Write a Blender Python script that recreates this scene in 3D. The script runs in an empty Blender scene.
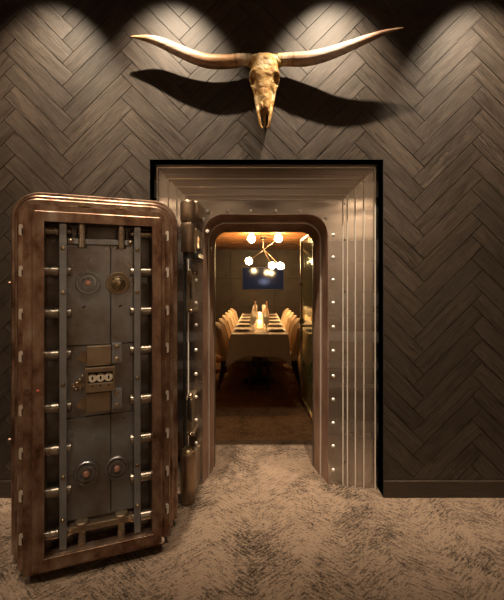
import bpy, bmesh, math, random
from mathutils import Vector, Matrix, noise as mnoise
R = math.radians
random.seed(7)
C = bpy.context.scene.collection
H = 1.45          # eye height, metres
WY = 2.70         # distance of the herringbone wall

# ------------------------------------------------------------------ materials
def nt(name):
    m = bpy.data.materials.new(name); m.use_nodes = True
    n = m.node_tree; b = n.nodes['Principled BSDF']
    return m, n, b
def N(n, t, **kw):
    x = n.nodes.new(t)
    for k, v in kw.items():
        if k.startswith('i_'): x.inputs[k[2:].replace('_', ' ')].default_value = v
        else: setattr(x, k, v)
    return x
def ramp(n, fac, stops):
    r = n.nodes.new('ShaderNodeValToRGB'); e = r.color_ramp.elements
    while len(e) < len(stops): e.new(0.5)
    for q, (p, c) in zip(e, stops):
        q.position = p; q.color = (*c, 1) if len(c) == 3 else c
    n.links.new(fac, r.inputs['Fac']); return r
def coords(n, scale=(1, 1, 1), rot=(0, 0, 0), uv=False):
    tc = n.nodes.new('ShaderNodeTexCoord'); mp = n.nodes.new('ShaderNodeMapping')
    mp.inputs['Scale'].default_value = scale; mp.inputs['Rotation'].default_value = rot
    n.links.new(tc.outputs['UV' if uv else 'Object'], mp.inputs['Vector']); return mp.outputs['Vector']
def noise(n, vec, scale, detail=4, rough=.55, dist=0):
    x = N(n, 'ShaderNodeTexNoise'); x.inputs['Scale'].default_value = scale
    x.inputs['Detail'].default_value = detail; x.inputs['Roughness'].default_value = rough
    x.inputs['Distortion'].default_value = dist
    n.links.new(vec, x.inputs['Vector']); return x.outputs['Fac']
def bump(n, b, h, strength=.3, dist=.002):
    x = N(n, 'ShaderNodeBump'); x.inputs['Strength'].default_value = strength; x.inputs['Distance'].default_value = dist
    n.links.new(h, x.inputs['Height']); n.links.new(x.outputs['Normal'], b.inputs['Normal'])
def math_(n, op, a, bb=None, clamp=False):
    x = N(n, 'ShaderNodeMath', operation=op); x.use_clamp = clamp
    for i, v in enumerate((a, bb)):
        if v is None: continue
        if isinstance(v, (int, float)): x.inputs[i].default_value = v
        else: n.links.new(v, x.inputs[i])
    return x.outputs[0]

def surf(name, stops, metallic=0, rough=(.4, .5), scale=6, bscale=60, bstr=.1, stretch=(1, 1, 1), detail=6):
    """noise-coloured material: stops = colour ramp stops"""
    m, n, b = nt(name)
    v = coords(n, stretch)
    f = noise(n, v, scale, detail, .6)
    r = ramp(n, f, stops); n.links.new(r.outputs['Color'], b.inputs['Base Color'])
    b.inputs['Metallic'].default_value = metallic
    mr = N(n, 'ShaderNodeMapRange'); mr.inputs['From Min'].default_value = .3; mr.inputs['From Max'].default_value = .7
    mr.inputs['To Min'].default_value = rough[0]; mr.inputs['To Max'].default_value = rough[1]
    n.links.new(noise(n, v, scale*2.3, 4), mr.inputs['Value']); n.links.new(mr.outputs[0], b.inputs['Roughness'])
    if bstr: bump(n, b, noise(n, v, bscale, 4), bstr)
    return m

def emis(name, col, s):
    m, n, b = nt(name)
    b.inputs['Base Color'].default_value = (*col, 1)
    b.inputs['Emission Color'].default_value = (*col, 1); b.inputs['Emission Strength'].default_value = s
    return m

def steel(name, col=(.50, .47, .45), rough=.3, streak=(60, 60, 1.5), aniso=.6, along='z'):
    m, n, b = nt(name)
    b.inputs['Metallic'].default_value = 1
    v = coords(n, streak)
    f = noise(n, v, 2.0, 5, .6)
    r = ramp(n, f, [(.3, tuple(c*.93 for c in col)), (.7, col)])
    n.links.new(r.outputs['Color'], b.inputs['Base Color'])
    v2 = coords(n, (.05, .05, 5))
    mr = N(n, 'ShaderNodeMapRange'); mr.inputs['From Min'].default_value = .3; mr.inputs['From Max'].default_value = .7
    mr.inputs['To Min'].default_value = rough*.6; mr.inputs['To Max'].default_value = rough*1.5
    n.links.new(noise(n, v2, 1.6, 1), mr.inputs['Value']); n.links.new(mr.outputs[0], b.inputs['Roughness'])
    return m

def plank_mat():
    m, n, b = nt('dark_stained_oak')
    uv = N(n, 'ShaderNodeUVMap', uv_map='UVMap').outputs['UV']
    at = N(n, 'ShaderNodeAttribute', attribute_name='rnd')
    off = N(n, 'ShaderNodeVectorMath', operation='MULTIPLY_ADD')
    n.links.new(at.outputs['Vector'], off.inputs[0]); off.inputs[1].default_value = (13, 17, 9); n.links.new(uv, off.inputs[2])
    s = N(n, 'ShaderNodeMapping'); s.inputs['Scale'].default_value = (2.0, 15, 1); n.links.new(off.outputs[0], s.inputs['Vector'])
    g1 = noise(n, s.outputs['Vector'], 2.6, 8, .68, .6)
    s2 = N(n, 'ShaderNodeMapping'); s2.inputs['Scale'].default_value = (1.0, 5.5, 1); n.links.new(off.outputs[0], s2.inputs['Vector'])
    w = N(n, 'ShaderNodeTexWave', wave_type='RINGS', wave_profile='SAW'); n.links.new(s2.outputs['Vector'], w.inputs['Vector'])
    w.inputs['Scale'].default_value = 5; w.inputs['Distortion'].default_value = 9; w.inputs['Detail'].default_value = 3; w.inputs['Detail Scale'].default_value = 1.2
    s3 = N(n, 'ShaderNodeMapping'); s3.inputs['Scale'].default_value = (9, 260, 1); n.links.new(off.outputs[0], s3.inputs['Vector'])
    g3 = noise(n, s3.outputs['Vector'], 1.2, 3, .7)
    mix = math_(n, 'ADD', math_(n, 'MULTIPLY', g1, .55), math_(n, 'ADD', math_(n, 'MULTIPLY', w.outputs['Fac'], .27), math_(n, 'MULTIPLY', g3, .21)))
    rmp = ramp(n, mix, [(.35, (.006, .004, .003)), (.45, (.021, .0148, .0106)), (.55, (.034, .0245, .018)), (.68, (.062, .046, .0345))])
    tint = N(n, 'ShaderNodeSeparateColor'); n.links.new(at.outputs['Color'], tint.inputs[0])
    br = math_(n, 'MULTIPLY_ADD', tint.outputs[0], .34); br.node.inputs[2].default_value = .74
    mul = N(n, 'ShaderNodeVectorMath', operation='SCALE'); n.links.new(rmp.outputs['Color'], mul.inputs[0]); n.links.new(br, mul.inputs['Scale'])
    n.links.new(mul.outputs[0], b.inputs['Base Color'])
    rr = math_(n, 'MULTIPLY_ADD', g1, .3); rr.node.inputs[2].default_value = .26
    n.links.new(rr, b.inputs['Roughness'])
    bump(n, b, mix, .3, .002)
    return m

def carpet_mat(name, light, dark, amount=.0):
    m, n, b = nt(name)
    tc = N(n, 'ShaderNodeTexCoord').outputs['Object']
    sp = N(n, 'ShaderNodeSeparateXYZ'); n.links.new(tc, sp.inputs[0])
    # chevron: strips 0.25 m wide with alternating slanted hatch
    x = math_(n, 'DIVIDE', math_(n, 'ADD', sp.outputs['X'], 50.04), .5)
    fr = math_(n, 'FRACT', x); tri = math_(n, 'ABSOLUTE', math_(n, 'SUBTRACT', fr, .5))
    yy = math_(n, 'ADD', sp.outputs['Y'], math_(n, 'MULTIPLY', tri, .42))
    cb = N(n, 'ShaderNodeCombineXYZ'); n.links.new(math_(n, 'MULTIPLY', sp.outputs['X'], 18), cb.inputs[0]); n.links.new(math_(n, 'MULTIPLY', yy, 62), cb.inputs[1])
    hatch = noise(n, cb.outputs[0], 1.0, 3, .7)
    fine = noise(n, tc, 75, 4, .85)
    big = noise(n, tc, 2.6, 5, .62, .8)
    mid = noise(n, tc, 9, 4, .65)
    s = math_(n, 'ADD', math_(n, 'MULTIPLY', big, .95), math_(n, 'MULTIPLY', mid, .45))
    s = math_(n, 'ADD', s, math_(n, 'MULTIPLY', hatch, 1.35)); s = math_(n, 'ADD', s, math_(n, 'MULTIPLY', fine, 1.75))
    s = math_(n, 'MULTIPLY', s, .2245)
    s = math_(n, 'ADD', s, amount)
    r = ramp(n, s, [(.42, dark), (.478, tuple((a+c)*.45 for a, c in zip(light, dark))), (.525, light)])
    n.links.new(r.outputs['Color'], b.inputs['Base Color'])
    b.inputs['Roughness'].default_value = .97; b.inputs['Specular IOR Level'].default_value = .1
    pile = noise(n, tc, 190, 3, .8)
    hh = math_(n, 'ADD', pile, math_(n, 'MULTIPLY', hatch, .8))
    bump(n, b, hh, .9, .006)
    return m

M = {}
M['plank'] = plank_mat()
M['groove'] = surf('groove_black', [(.3, (.012, .010, .008)), (.7, (.02, .016, .012))], rough=(.8, .9), bstr=0)
M['baseboard'] = surf('dark_oak_baseboard', [(.3, (.018, .012, .008)), (.7, (.04, .027, .019))], rough=(.35, .5), scale=5, stretch=(2, 20, 30))
M['carpet'] = carpet_mat('hall_carpet', (.255, .186, .138), (.015, .0105, .008))
M['carpet2'] = carpet_mat('dining_carpet', (.34, .22, .125), (.08, .05, .03), .0)
M['reveal'] = surf('blackened_steel', [(.3, (.012, .010, .009)), (.7, (.022, .018, .015))], metallic=.2, rough=(.5, .65))
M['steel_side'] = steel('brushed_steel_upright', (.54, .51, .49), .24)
M['steel_top'] = steel('brushed_steel_lintel_dimmed', (.36, .31, .28), .30, (1.5, 60, 60))  # same steel painted darker, for the dim ceiling it reflects
M['steel_left'] = M['steel_side']
M['edge'] = surf('painted_glint_edge', [(.3, (.84, .79, .72)), (.7, (.92, .87, .80))], metallic=.55, rough=(.35, .45), bstr=0)  # pale, less metallic colour paints in the bright glints on edges
M['jamb'] = surf('aged_bronze_jamb', [(.30, (.15, .075, .048)), (.48, (.29, .175, .125)), (.62, (.38, .25, .185)), (.75, (.40, .33, .28))], metallic=.35, rough=(.4, .55), scale=3, stretch=(1.5, 1, .8))
M['copper'] = surf('rusty_copper_frame', [(.32, (.085, .043, .028)), (.42, (.19, .108, .074)), (.52, (.29, .19, .135)), (.62, (.37, .265, .20)), (.72, (.48, .41, .35))], metallic=.85, rough=(.30, .48), scale=9, bscale=60, bstr=.2, stretch=(1.3, 1.3, .8), detail=10)
M['copper_dark'] = surf('dark_copper_step', [(.30, (.11, .062, .043)), (.5, (.24, .155, .115)), (.7, (.35, .25, .19))], metallic=.85, rough=(.32, .45), scale=5, bscale=45, bstr=.2)
M['plate'] = surf('grey_lock_plate', [(.34, (.17, .14, .115)), (.45, (.235, .225, .225)), (.56, (.28, .30, .33)), (.70, (.37, .41, .46))], metallic=.85, rough=(.25, .42), scale=4, bscale=70, bstr=.12, detail=8)
M['recess'] = surf('dark_recess_steel', [(.30, (.09, .075, .062)), (.5, (.19, .17, .155)), (.7, (.29, .275, .26))], metallic=.7, rough=(.4, .55), scale=5, bstr=.1)
M['bar'] = surf('blue_grey_bar', [(.30, (.24, .255, .28)), (.7, (.37, .395, .44))], metallic=.85, rough=(.35, .45), scale=6, bstr=.08)
M['brass'] = surf('tarnished_brass', [(.30, (.26, .19, .11)), (.5, (.42, .33, .21)), (.7, (.58, .48, .34))], metallic=1, rough=(.2, .35), scale=9, bstr=.08)
M['brass_plate'] = surf('matte_brass_box', [(.30, (.22, .165, .11)), (.7, (.38, .30, .215))], metallic=.85, rough=(.36, .46), scale=8, bstr=.1)
M['bolt'] = surf('polished_bolt_steel', [(.30, (.22, .185, .15)), (.7, (.48, .43, .37))], metallic=.95, rough=(.24, .34), scale=9, bstr=.05)
M['iron'] = surf('dark_bronze_hinge', [(.30, (.16, .11, .075)), (.5, (.34, .25, .175)), (.7, (.48, .37, .27))], metallic=.9, rough=(.3, .42), scale=6, bstr=.15)
M['black'] = surf('black_metal', [(.3, (.012, .011, .01)), (.7, (.02, .018, .016))], metallic=.3, rough=(.35, .5), bstr=0)
M['ivory'] = surf('ivory_dial', [(.3, (.72, .64, .50)), (.7, (.82, .75, .62))], rough=(.35, .45), bstr=0)
M['red'] = surf('worn_red_enamel', [(.3, (.40, .07, .045)), (.7, (.55, .13, .09))], rough=(.4, .5), bstr=0)
M['pink'] = surf('copper_knob', [(.3, (.55, .27, .20)), (.7, (.70, .40, .32))], metallic=.6, rough=(.3, .4), bstr=0)
M['plaster'] = surf('brown_plaster', [(.3, (.42, .34, .27)), (.7, (.50, .41, .33))], rough=(.8, .9), scale=2, bstr=.1)
M['ceiling'] = surf('dark_ceiling', [(.3, (.10, .085, .07)), (.7, (.13, .11, .09))], rough=(.8, .9), scale=2, bstr=.05)
M['ceiling2'] = surf('copper_wood_ceiling', [(.30, (.30, .115, .038)), (.5, (.46, .20, .075)), (.7, (.60, .30, .13))], metallic=.25, rough=(.22, .34), scale=2.2, stretch=(1, 7, 1), bstr=.15)
M['panel'] = surf('taupe_wall_panel', [(.3, (.042, .030, .020)), (.7, (.084, .060, .040))], rough=(.45, .6), scale=3, bstr=.2)
M['cloth'] = surf('ivory_tablecloth', [(.3, (.74, .64, .50)), (.7, (.82, .72, .58))], rough=(.8, .9), scale=3, bscale=250, bstr=.1)
M['chair'] = surf('cream_upholstery', [(.3, (.56, .42, .26)), (.7, (.68, .53, .34))], rough=(.7, .8), scale=6, bscale=120, bstr=.15)
M['darkwood'] = surf('dark_chair_wood', [(.3, (.02, .013, .009)), (.7, (.05, .03, .02))], rough=(.35, .5))
M['china'] = surf('white_china', [(.3, (.74, .68, .58)), (.7, (.8, .75, .66))], rough=(.15, .2), bstr=0)
M['napkin'] = surf('black_napkin', [(.3, (.02, .016, .014)), (.7, (.045, .035, .03))], rough=(.7, .85))
M['globe'] = emis('lit_glass_globe', (1, .66, .30), 190)
M['candle'] = emis('candle_glow', (1, .58, .16), 7)
M['wax'] = surf('candle_wax', [(.3, (.8, .62, .3)), (.7, (.85, .7, .4))], rough=(.4, .5), bstr=0)
M['lens'] = emis('downlight_lens', (1, .82, .6), 6)
M['glass'] = surf('clear_glass', [(.3, (.9, .86, .78)), (.7, (.95, .9, .82))], rough=(.05, .1), bstr=0)
M['glass'].node_tree.nodes['Principled BSDF'].inputs['Alpha'].default_value = .4
M['green'] = surf('green_mirror_glass', [(.3, (.46, .54, .30)), (.7, (.54, .62, .38))], metallic=.4, rough=(.04, .07), bstr=0, scale=2)
def screen_mat():
    m, n, b = nt('blue_spot_screen')  # dark emission with a soft blue spot just below the centre
    v = coords(n, (3.4, 1, 5.5)); v.node.inputs['Location'].default_value = (-.1, 0, .45)
    gr = N(n, 'ShaderNodeTexGradient', gradient_type='SPHERICAL'); n.links.new(v, gr.inputs['Vector'])
    r = ramp(n, gr.outputs['Fac'], [(.0, (.006, .010, .022)), (.35, (.012, .018, .035)), (.9, (.14, .16, .27))])
    n.links.new(r.outputs['Color'], b.inputs['Emission Color']); b.inputs['Emission Strength'].default_value = .8
    b.inputs['Base Color'].default_value = (.012, .014, .02, 1); b.inputs['Roughness'].default_value = .08
    return m
M['screen'] = screen_mat()
M['tvframe'] = surf('grey_tv_bezel', [(.3, (.05, .045, .04)), (.7, (.08, .07, .06))], metallic=.5, rough=(.3, .4), bstr=0)

def bone_mat():
    m, n, b = nt('warm_tinted_bone')  # yellow-brown bone with warm lamplight put into the colour
    v = coords(n)
    f = noise(n, v, 13, 7, .65, .4)
    r = ramp(n, f, [(.34, (.13, .05, .011)), (.44, (.36, .18, .045)), (.54, (.56, .35, .11)), (.66, (.78, .65, .44))])
    n.links.new(r.outputs['Color'], b.inputs['Base Color']); b.inputs['Roughness'].default_value = .42
    b.inputs['Metallic'].default_value = .15
    bump(n, b, noise(n, v, 30, 6, .75), 1, .012)
    return m
M['bone'] = bone_mat()
def horn_mat():
    m, n, b = nt('banded_horn')
    at = N(n, 'ShaderNodeAttribute', attribute_name='hcol')
    v = coords(n, (1, 1, 6))
    f = noise(n, v, 12, 6, .6, .5)
    mp = N(n, 'ShaderNodeMapRange'); mp.inputs['From Min'].default_value = .3; mp.inputs['From Max'].default_value = .7
    mp.inputs['To Min'].default_value = .38; mp.inputs['To Max'].default_value = 1.05; n.links.new(f, mp.inputs['Value'])
    mul = N(n, 'ShaderNodeVectorMath', operation='SCALE'); n.links.new(at.outputs['Color'], mul.inputs[0]); n.links.new(mp.outputs[0], mul.inputs['Scale'])
    n.links.new(mul.outputs[0], b.inputs['Base Color']); b.inputs['Roughness'].default_value = .27
    bump(n, b, f, .3, .003)
    return m
M['horn'] = horn_mat()

# ------------------------------------------------------------------ mesh helpers
def link(name, bm, mat, parent=None, smooth=False, loc=None, bevel=0, segs=2, weld=False):
    if weld: bmesh.ops.remove_doubles(bm, verts=bm.verts, dist=1e-5)
    bmesh.ops.recalc_face_normals(bm, faces=bm.faces)
    me = bpy.data.meshes.new(name); bm.to_mesh(me); bm.free()
    o = bpy.data.objects.new(name, me); C.objects.link(o)
    for k in (mat if isinstance(mat, (list, tuple)) else [mat]): me.materials.append(k)
    if parent: o.parent = parent
    if loc: o.location = loc
    if smooth:
        for p in me.polygons: p.use_smooth = True
        if smooth != 'all': me.set_sharp_from_angle(angle=R(38))
    if bevel:
        b = o.modifiers.new('bevel', 'BEVEL'); b.width = bevel; b.segments = segs; b.limit_method = 'ANGLE'; b.angle_limit = R(40)
    return o
def box(bm, x0, x1, y0, y1, z0, z1, mat=0):
    vs = [bm.verts.new((x, y, z)) for x in (x0, x1) for y in (y0, y1) for z in (z0, z1)]
    for f in ((0, 1, 3, 2), (4, 6, 7, 5), (0, 4, 5, 1), (2, 3, 7, 6), (0, 2, 6, 4), (1, 5, 7, 3)):
        bm.faces.new([vs[i] for i in f]).material_index = mat
    return vs
def frame_of(d):
    d = Vector(d).normalized(); a = Vector((0, 0, 1)) if abs(d.z) < .9 else Vector((1, 0, 0))
    x = d.cross(a).normalized(); return x, d.cross(x).normalized()
def tube(bm, pts, rads, seg=16, cap=True, mat=0, sq=(1, 1)):
    pts = [Vector(p) for p in pts]; rings = []
    if not isinstance(rads, (list, tuple)): rads = [rads]*len(pts)
    x0 = None
    for i, p in enumerate(pts):
        d = (pts[min(i+1, len(pts)-1)] - pts[max(i-1, 0)]).normalized()
        if x0 is None: x0, y0 = frame_of(d)
        x = (x0 - d*x0.dot(d)).normalized(); y = d.cross(x).normalized(); x0 = x
        rings.append([bm.verts.new(p + (x*math.cos(2*math.pi*k/seg)*sq[0] + y*math.sin(2*math.pi*k/seg)*sq[1])*rads[i]) for k in range(seg)])
    for a, b in zip(rings, rings[1:]):
        for k in range(seg):
            bm.faces.new((a[k], a[(k+1) % seg], b[(k+1) % seg], b[k])).material_index = mat
    if cap:
        bm.faces.new(rings[0]).material_index = mat; bm.faces.new(rings[-1]).material_index = mat
    return rings
def cyl(bm, p0, p1, r, seg=20, mat=0): return tube(bm, [p0, p1], r, seg, True, mat)
def lathe(bm, prof, c=(0, 0, 0), axis='z', seg=28, mat=0):
    """prof = [(radius, height)], revolved about the axis through c"""
    c = Vector(c); rings = []
    for r, h in prof:
        ring = []
        for k in range(seg):
            a = 2*math.pi*k/seg; u, v = max(r, 1e-5)*math.cos(a), max(r, 1e-5)*math.sin(a)
            p = {'z': (u, v, h), 'y': (u, h, v), 'x': (h, u, v), '-y': (u, -h, v)}[axis]
            ring.append(bm.verts.new(c + Vector(p)))
        rings.append(ring)
    for a, b in zip(rings, rings[1:]):
        for k in range(seg):
            bm.faces.new((a[k], a[(k+1) % seg], b[(k+1) % seg], b[k])).material_index = mat
    return rings
def prism(bm, poly, y0, y1, mat=0):
    """extrude an x-z polygon from y0 to y1"""
    a = [bm.verts.new((x, y0, z)) for x, z in poly]; b = [bm.verts.new((x, y1, z)) for x, z in poly]
    bm.faces.new(a).material_index = mat; bm.faces.new(b[::-1]).material_index = mat
    for i in range(len(poly)):
        j = (i+1) % len(poly); bm.faces.new((a[i], a[j], b[j], b[i])).material_index = mat
def arch(xl, xr, zt, r, zb, n=10):
    """open outline from bottom left, over the rounded top, to bottom right"""
    p = [(xl, zb)]
    for k in range(n+1):
        a = math.pi - k/n*math.pi/2; p.append((xl + r + r*math.cos(a), zt - r + r*math.sin(a)))
    for k in range(n+1):
        a = math.pi/2 - k/n*math.pi/2; p.append((xr - r + r*math.cos(a), zt - r + r*math.sin(a)))
    p.append((xr, zb)); return p
def skin(bm, outs, ys, mats=None):
    rows = [[bm.verts.new((x, y, z)) for x, z in o] for o, y in zip(outs, ys)]
    for q, (a, b) in enumerate(zip(rows, rows[1:])):
        for k in range(len(a)-1):
            f = bm.faces.new((a[k], a[k+1], b[k+1], b[k]))
            if mats: f.material_index = mats[q]
    return rows
def thing(name, label, cat, loc=(0, 0, 0), rz=0, group=None):
    o = bpy.data.objects.new(name, None); C.objects.link(o); o.empty_display_size = .1
    o.location = loc; o.rotation_euler = (0, 0, rz); tag(o, label, cat, group); return o
def tag(o, label, cat, group=None):
    o['label'] = label; o['category'] = cat
    if group: o['group'] = group
    return o
def struct(o): o['kind'] = 'structure'; return o
def copy_tree(o, parent=None):
    c = o.copy(); C.objects.link(c)
    if parent is not None: c.parent = parent
    for ch in list(o.children): copy_tree(ch, c)
    return c
def rbox(name, dims, mat, parent=None, bevel=.002):
    bm = bmesh.new(); box(bm, *dims); return link(name, bm, mat, parent, bevel=bevel)

# ------------------------------------------------------------------ herringbone wall
OX0, OX1, OZ = -.742, .83, H + .825          # the rectangular hole for the vault surround
def clip(poly, ax, lim, keep_less):
    out = []
    ins = (lambda p: p[ax] <= lim) if keep_less else (lambda p: p[ax] >= lim)
    for i in range(len(poly)):
        a, b = poly[i-1], poly[i]; ia, ib = ins(a), ins(b)
        if ia != ib:
            t = (lim - a[ax])/(b[ax]-a[ax]); out.append(tuple(a[k] + t*(b[k]-a[k]) for k in range(4)))
        if ib: out.append(b)
    return out
def herringbone(xmin, xmax, zmin, zmax, x_v, z_v, L=.558, W=.11):
    bm = bmesh.new(); uvl = bm.loops.layers.uv.new('UVMap'); cl = bm.loops.layers.float_color.new('rnd')
    g = .0022; c45 = math.sqrt(.5); rnd = random.Random(3)
    regs = [(xmin, OX0, zmin, zmax), (OX1, xmax, zmin, zmax), (OX0, OX1, OZ, zmax)]
    for j in range(-6, 7):
        for i in range(-40, 60):
            bx, by = i*W + j*L, i*W - j*L
            for kind in (0, 1):
                if kind == 0: q = (bx, bx+L, by, by+W)
                else: q = (bx+L, bx+L+W, by+W-L, by+W)
                col = (rnd.random(), rnd.random(), rnd.random(), 1)
                q = (q[0]+g, q[1]-g, q[2]+g, q[3]-g)
                pl = []
                for (a, b) in ((q[0], q[2]), (q[1], q[2]), (q[1], q[3]), (q[0], q[3])):
                    X = (a-b)*c45 + x_v; Z = (a+b)*c45 + z_v
                    u, v = (a-q[0], b-q[2]) if kind == 0 else (b-q[2], a-q[0])
                    pl.append((X, Z, u, v))
                for r in regs:
                    p = pl
                    for ax, lim, less in ((0, r[0], False), (0, r[1], True), (1, r[2], False), (1, r[3], True)):
                        p = clip(p, ax, lim, less)
                        if len(p) < 3: break
                    if len(p) < 3: continue
                    f = [bm.verts.new((s[0], WY, s[1])) for s in p]; k = [bm.verts.new((s[0], WY+.004, s[1])) for s in p]
                    def fc(vs, src):
                        try: F = bm.faces.new(vs)
                        except ValueError: return
                        for lp, s in zip(F.loops, src): lp[uvl].uv = (s[2], s[3]); lp[cl] = col
                    fc(f, p)
                    for a in range(len(p)):
                        b = (a+1) % len(p); fc([f[a], f[b], k[b], k[a]], [p[a], p[b], p[b], p[a]])
    for a in ((xmin, OX0, 0, zmax), (OX1, xmax, 0, zmax), (OX0, OX1, OZ, zmax)):
        vs = box(bm, a[0], a[1], WY+.004, WY+.12, a[2], a[3], 1)
    return bm
XW = 2.9; ZC = 4.0
struct(link('wall_front', herringbone(-XW, XW, .05, ZC, -1.257, .0495), [M['plank'], M['groove']]))
for nm, x0, x1 in (('trim_1', -XW, OX0-.002), ('trim_2', OX1+.002, XW)):
    bm = bmesh.new(); box(bm, x0, x1, WY-.016, WY-.0005, .0, .113)
    struct(link('baseboard_left' if x0 < -1 else 'baseboard_right', bm, M['baseboard'], bevel=.003))
# hall shell
def slab(name, dims, mat):
    bm = bmesh.new(); box(bm, *dims); return struct(link(name, bm, mat))
slab('floor', (-XW, XW, -3.0, 3.67, -.08, 0), M['carpet'])
slab('ceiling', (-XW, XW, -3.0, WY+.1, ZC, ZC+.08), M['ceiling'])
slab('wall_left', (-XW-.08, -XW, -3.0, WY+.12, 0, ZC), M['plaster'])
slab('wall_right', (XW, XW+.08, -3.0, WY+.12, 0, ZC), M['plaster'])
slab('wall_back', (-XW, XW, -3.08, -3.0, 0, ZC), M['plaster'])

# ------------------------------------------------------------------ vault surround
vf = thing('vault_door_frame', 'stepped brushed steel vault surround with rounded bronze doorway and rivets, set in the herringbone wall', 'door frame', (0, 0, 0))
CX0, CX1, CT = -.411, .489, H + .487         # opening at the rivet plate
offs = [(.345, 2.800), (.318, 2.800), (.318, 2.816), (.242, 2.816), (.242, 2.828), (.184, 2.828), (.184, 2.840), (.13, 2.840), (.13, 2.850), (.100, 2.850), (.100, 2.862)]
def surround_side(side):
    bm = bmesh.new(); uvl = bm.loops.layers.uv.new('UVMap')
    def P(o, y):
        oo = min(o, .338)
        if side == 'left': o_ = o*.331/.345; return (CX0-o_, y, 0), (CX0-o_, y, CT+o*.338/.345)
        if side == 'right': o_ = o*.341/.345; return (CX1+o_, y, 0), (CX1+o_, y, CT+o*.338/.345)
        return (CX0-o*.331/.345, y, CT+o*.338/.345), (CX1+o*.341/.345, y, CT+o*.338/.345)
    rows = []
    # chamfer every step a little so its edge catches light; the glint is also painted in
    pr = []
    for i, (o, y) in enumerate(offs):
        pr.append((o, y))
    full = [pr[0]]
    for i in range(1, len(pr)-1):
        a, b, c = pr[i-1], pr[i], pr[i+1]
        if a[1] == b[1]:   # end of a flat: chamfer before dropping back
            full.append((b[0]+.0075, b[1])); full.append((b[0], b[1]+.0045))
        else: full.append(b)
    full.append(pr[-1])
    for (a, b) in zip(full, full[1:]):
        p, q = P(*a), P(*b)
        vs = [bm.verts.new(v) for v in (p[0], p[1], q[1], q[0])]
        f = bm.faces.new(vs)
        diag = abs(abs(a[1]-b[1]) - .0045) < 1e-4 and abs(abs(a[0]-b[0]) - .0075) < 1e-4
        f.material_index = 1 if diag else 0
        for lp in f.loops:
            co = lp.vert.co; lp[uvl].uv = (co.z, co.x) if side != 'top' else (co.x, co.z)
    return bm
link('left_panel', surround_side('left'), [M['steel_side'], M['edge']], vf)
link('right_panel', surround_side('right'), [M['steel_side'], M['edge']], vf)
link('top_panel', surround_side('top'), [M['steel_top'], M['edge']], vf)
# dark reveal between wood and steel
bm = bmesh.new()
sx0, sx1, st = CX0-.331, CX1+.341, CT+.338
o1 = [(OX0-.0, 0), (OX0-.0, OZ), (OX1, OZ), (OX1, 0)]
skin(bm, [[(OX0-.003, 0), (OX0-.003, OZ+.003), (OX1+.003, OZ+.003), (OX1+.003, 0)], [(OX0, 0), (OX0, OZ), (OX1, OZ), (OX1, 0)], [(sx0, 0), (sx0, st), (sx1, st), (sx1, 0)]], [WY-.006, WY-.006, 2.8005])
skin(bm, [[(OX0-.003, 0), (OX0-.003, OZ+.003), (OX1+.003, OZ+.003), (OX1+.003, 0)]]*2, [WY-.006, WY])
link('outer_trim', bm, M['reveal'], vf, weld=True)
# rivet plate with rounded opening
def riv_plate(x0, x1, z1, y, side):
    bm = bmesh.new(); uvl = bm.loops.layers.uv.new('UVMap'); r = .155
    inn = arch(CX0, CX1, CT, r, 0, 12); out = []
    n = len(inn)
    for k, (x, z) in enumerate(inn):
        if k == 0: out.append((CX0-.096, 0))
        elif k == n-1: out.append((CX1+.099, 0))
        elif k <= 13:
            a = (k-1)/12
            if a <= .5: out.append((CX0-.096, CT-r+(r+.098)*math.tan(a*math.pi/2)))
            else: out.append((CX0+r-(r+.096)*math.tan((1-a)*math.pi/2), CT+.098))
        else:
            a = (k-14)/12
            if a <= .5: out.append((CX1-r+(r+.099)*math.tan(a*math.pi/2), CT+.098))
            else: out.append((CX1+.099, CT-r+(r+.098)*math.tan((1-a)*math.pi/2)))
    rows = skin(bm, [out, inn], [y, y])
    for f in bm.faces:
        for lp in f.loops: lp[uvl].uv = (lp.vert.co.z, lp.vert.co.x)
    return bm
link('rivet_plate', riv_plate(0, 0, 0, 2.862, 0), M['steel_side'], vf)
# bronze tapering jamb: a stepped tunnel through the wall
prof = [(0, 2.862), (.004, 2.860), (.030, 2.995), (.036, 2.990), (.040, 3.000), (.044, 3.008), (.068, 3.145), (.072, 3.16), (.02, 3.185)]
outs = []
for k, y in prof:
    kl = k*.78; outs.append(arch(CX0+kl, CX1-k, CT-k*1.27, .155-k*.72, 0, 14))
bm = bmesh.new(); skin(bm, outs, [y for _, y in prof], [0, 0, 1, 1, 0, 0, 0, 0])
link('bronze_jamb', bm, [M['jamb'], M['edge']], vf, smooth=True, weld=True)
# rivets
rb = bmesh.new()
lathe(rb, [(.0125, 0), (.012, .003), (.009, .007), (.005, .0092), (.0, .0098)], axis='-y', seg=16)
rv = link('rivet', rb, M['edge'], vf, smooth=True)
def px(x, y, d): return Vector(((x-260)/400*d, d, H-(y-282)/400*d))
rp = [(333.2, y) for y in (235, 257.5, 280, 303, 327, 351, 376, 399.5, 423, 446, 470)] + [(325.5, 218)]
rp += [(x, 211) for x in (228, 251, 276, 300)] + [(203.5, 218.5)]
rp += [(196.0, y) for y in (234, 256, 280, 303, 325, 350, 374, 397, 420, 443, 466)]
first = True
for x, y in rp:
    p = px(x, y, 2.861); o = rv if first else rv.copy()
    if not first: C.objects.link(o)
    o.location = p; first = False
sb = bmesh.new(); lathe(sb, [(.006, 0), (.0055, .002), (.0, .003)], axis='-y', seg=12)
sc_ = link('panel_screw', sb, M['black'], vf, smooth=True)
first = True
for x, y in ((344.6, 204), (344.6, 240), (344.6, 292), (344.6, 352), (344.6, 410), (344.6, 462)):
    o = sc_ if first else sc_.copy()
    if not first: C.objects.link(o)
    o.location = px(x, y, 2.850); first = False

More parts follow.
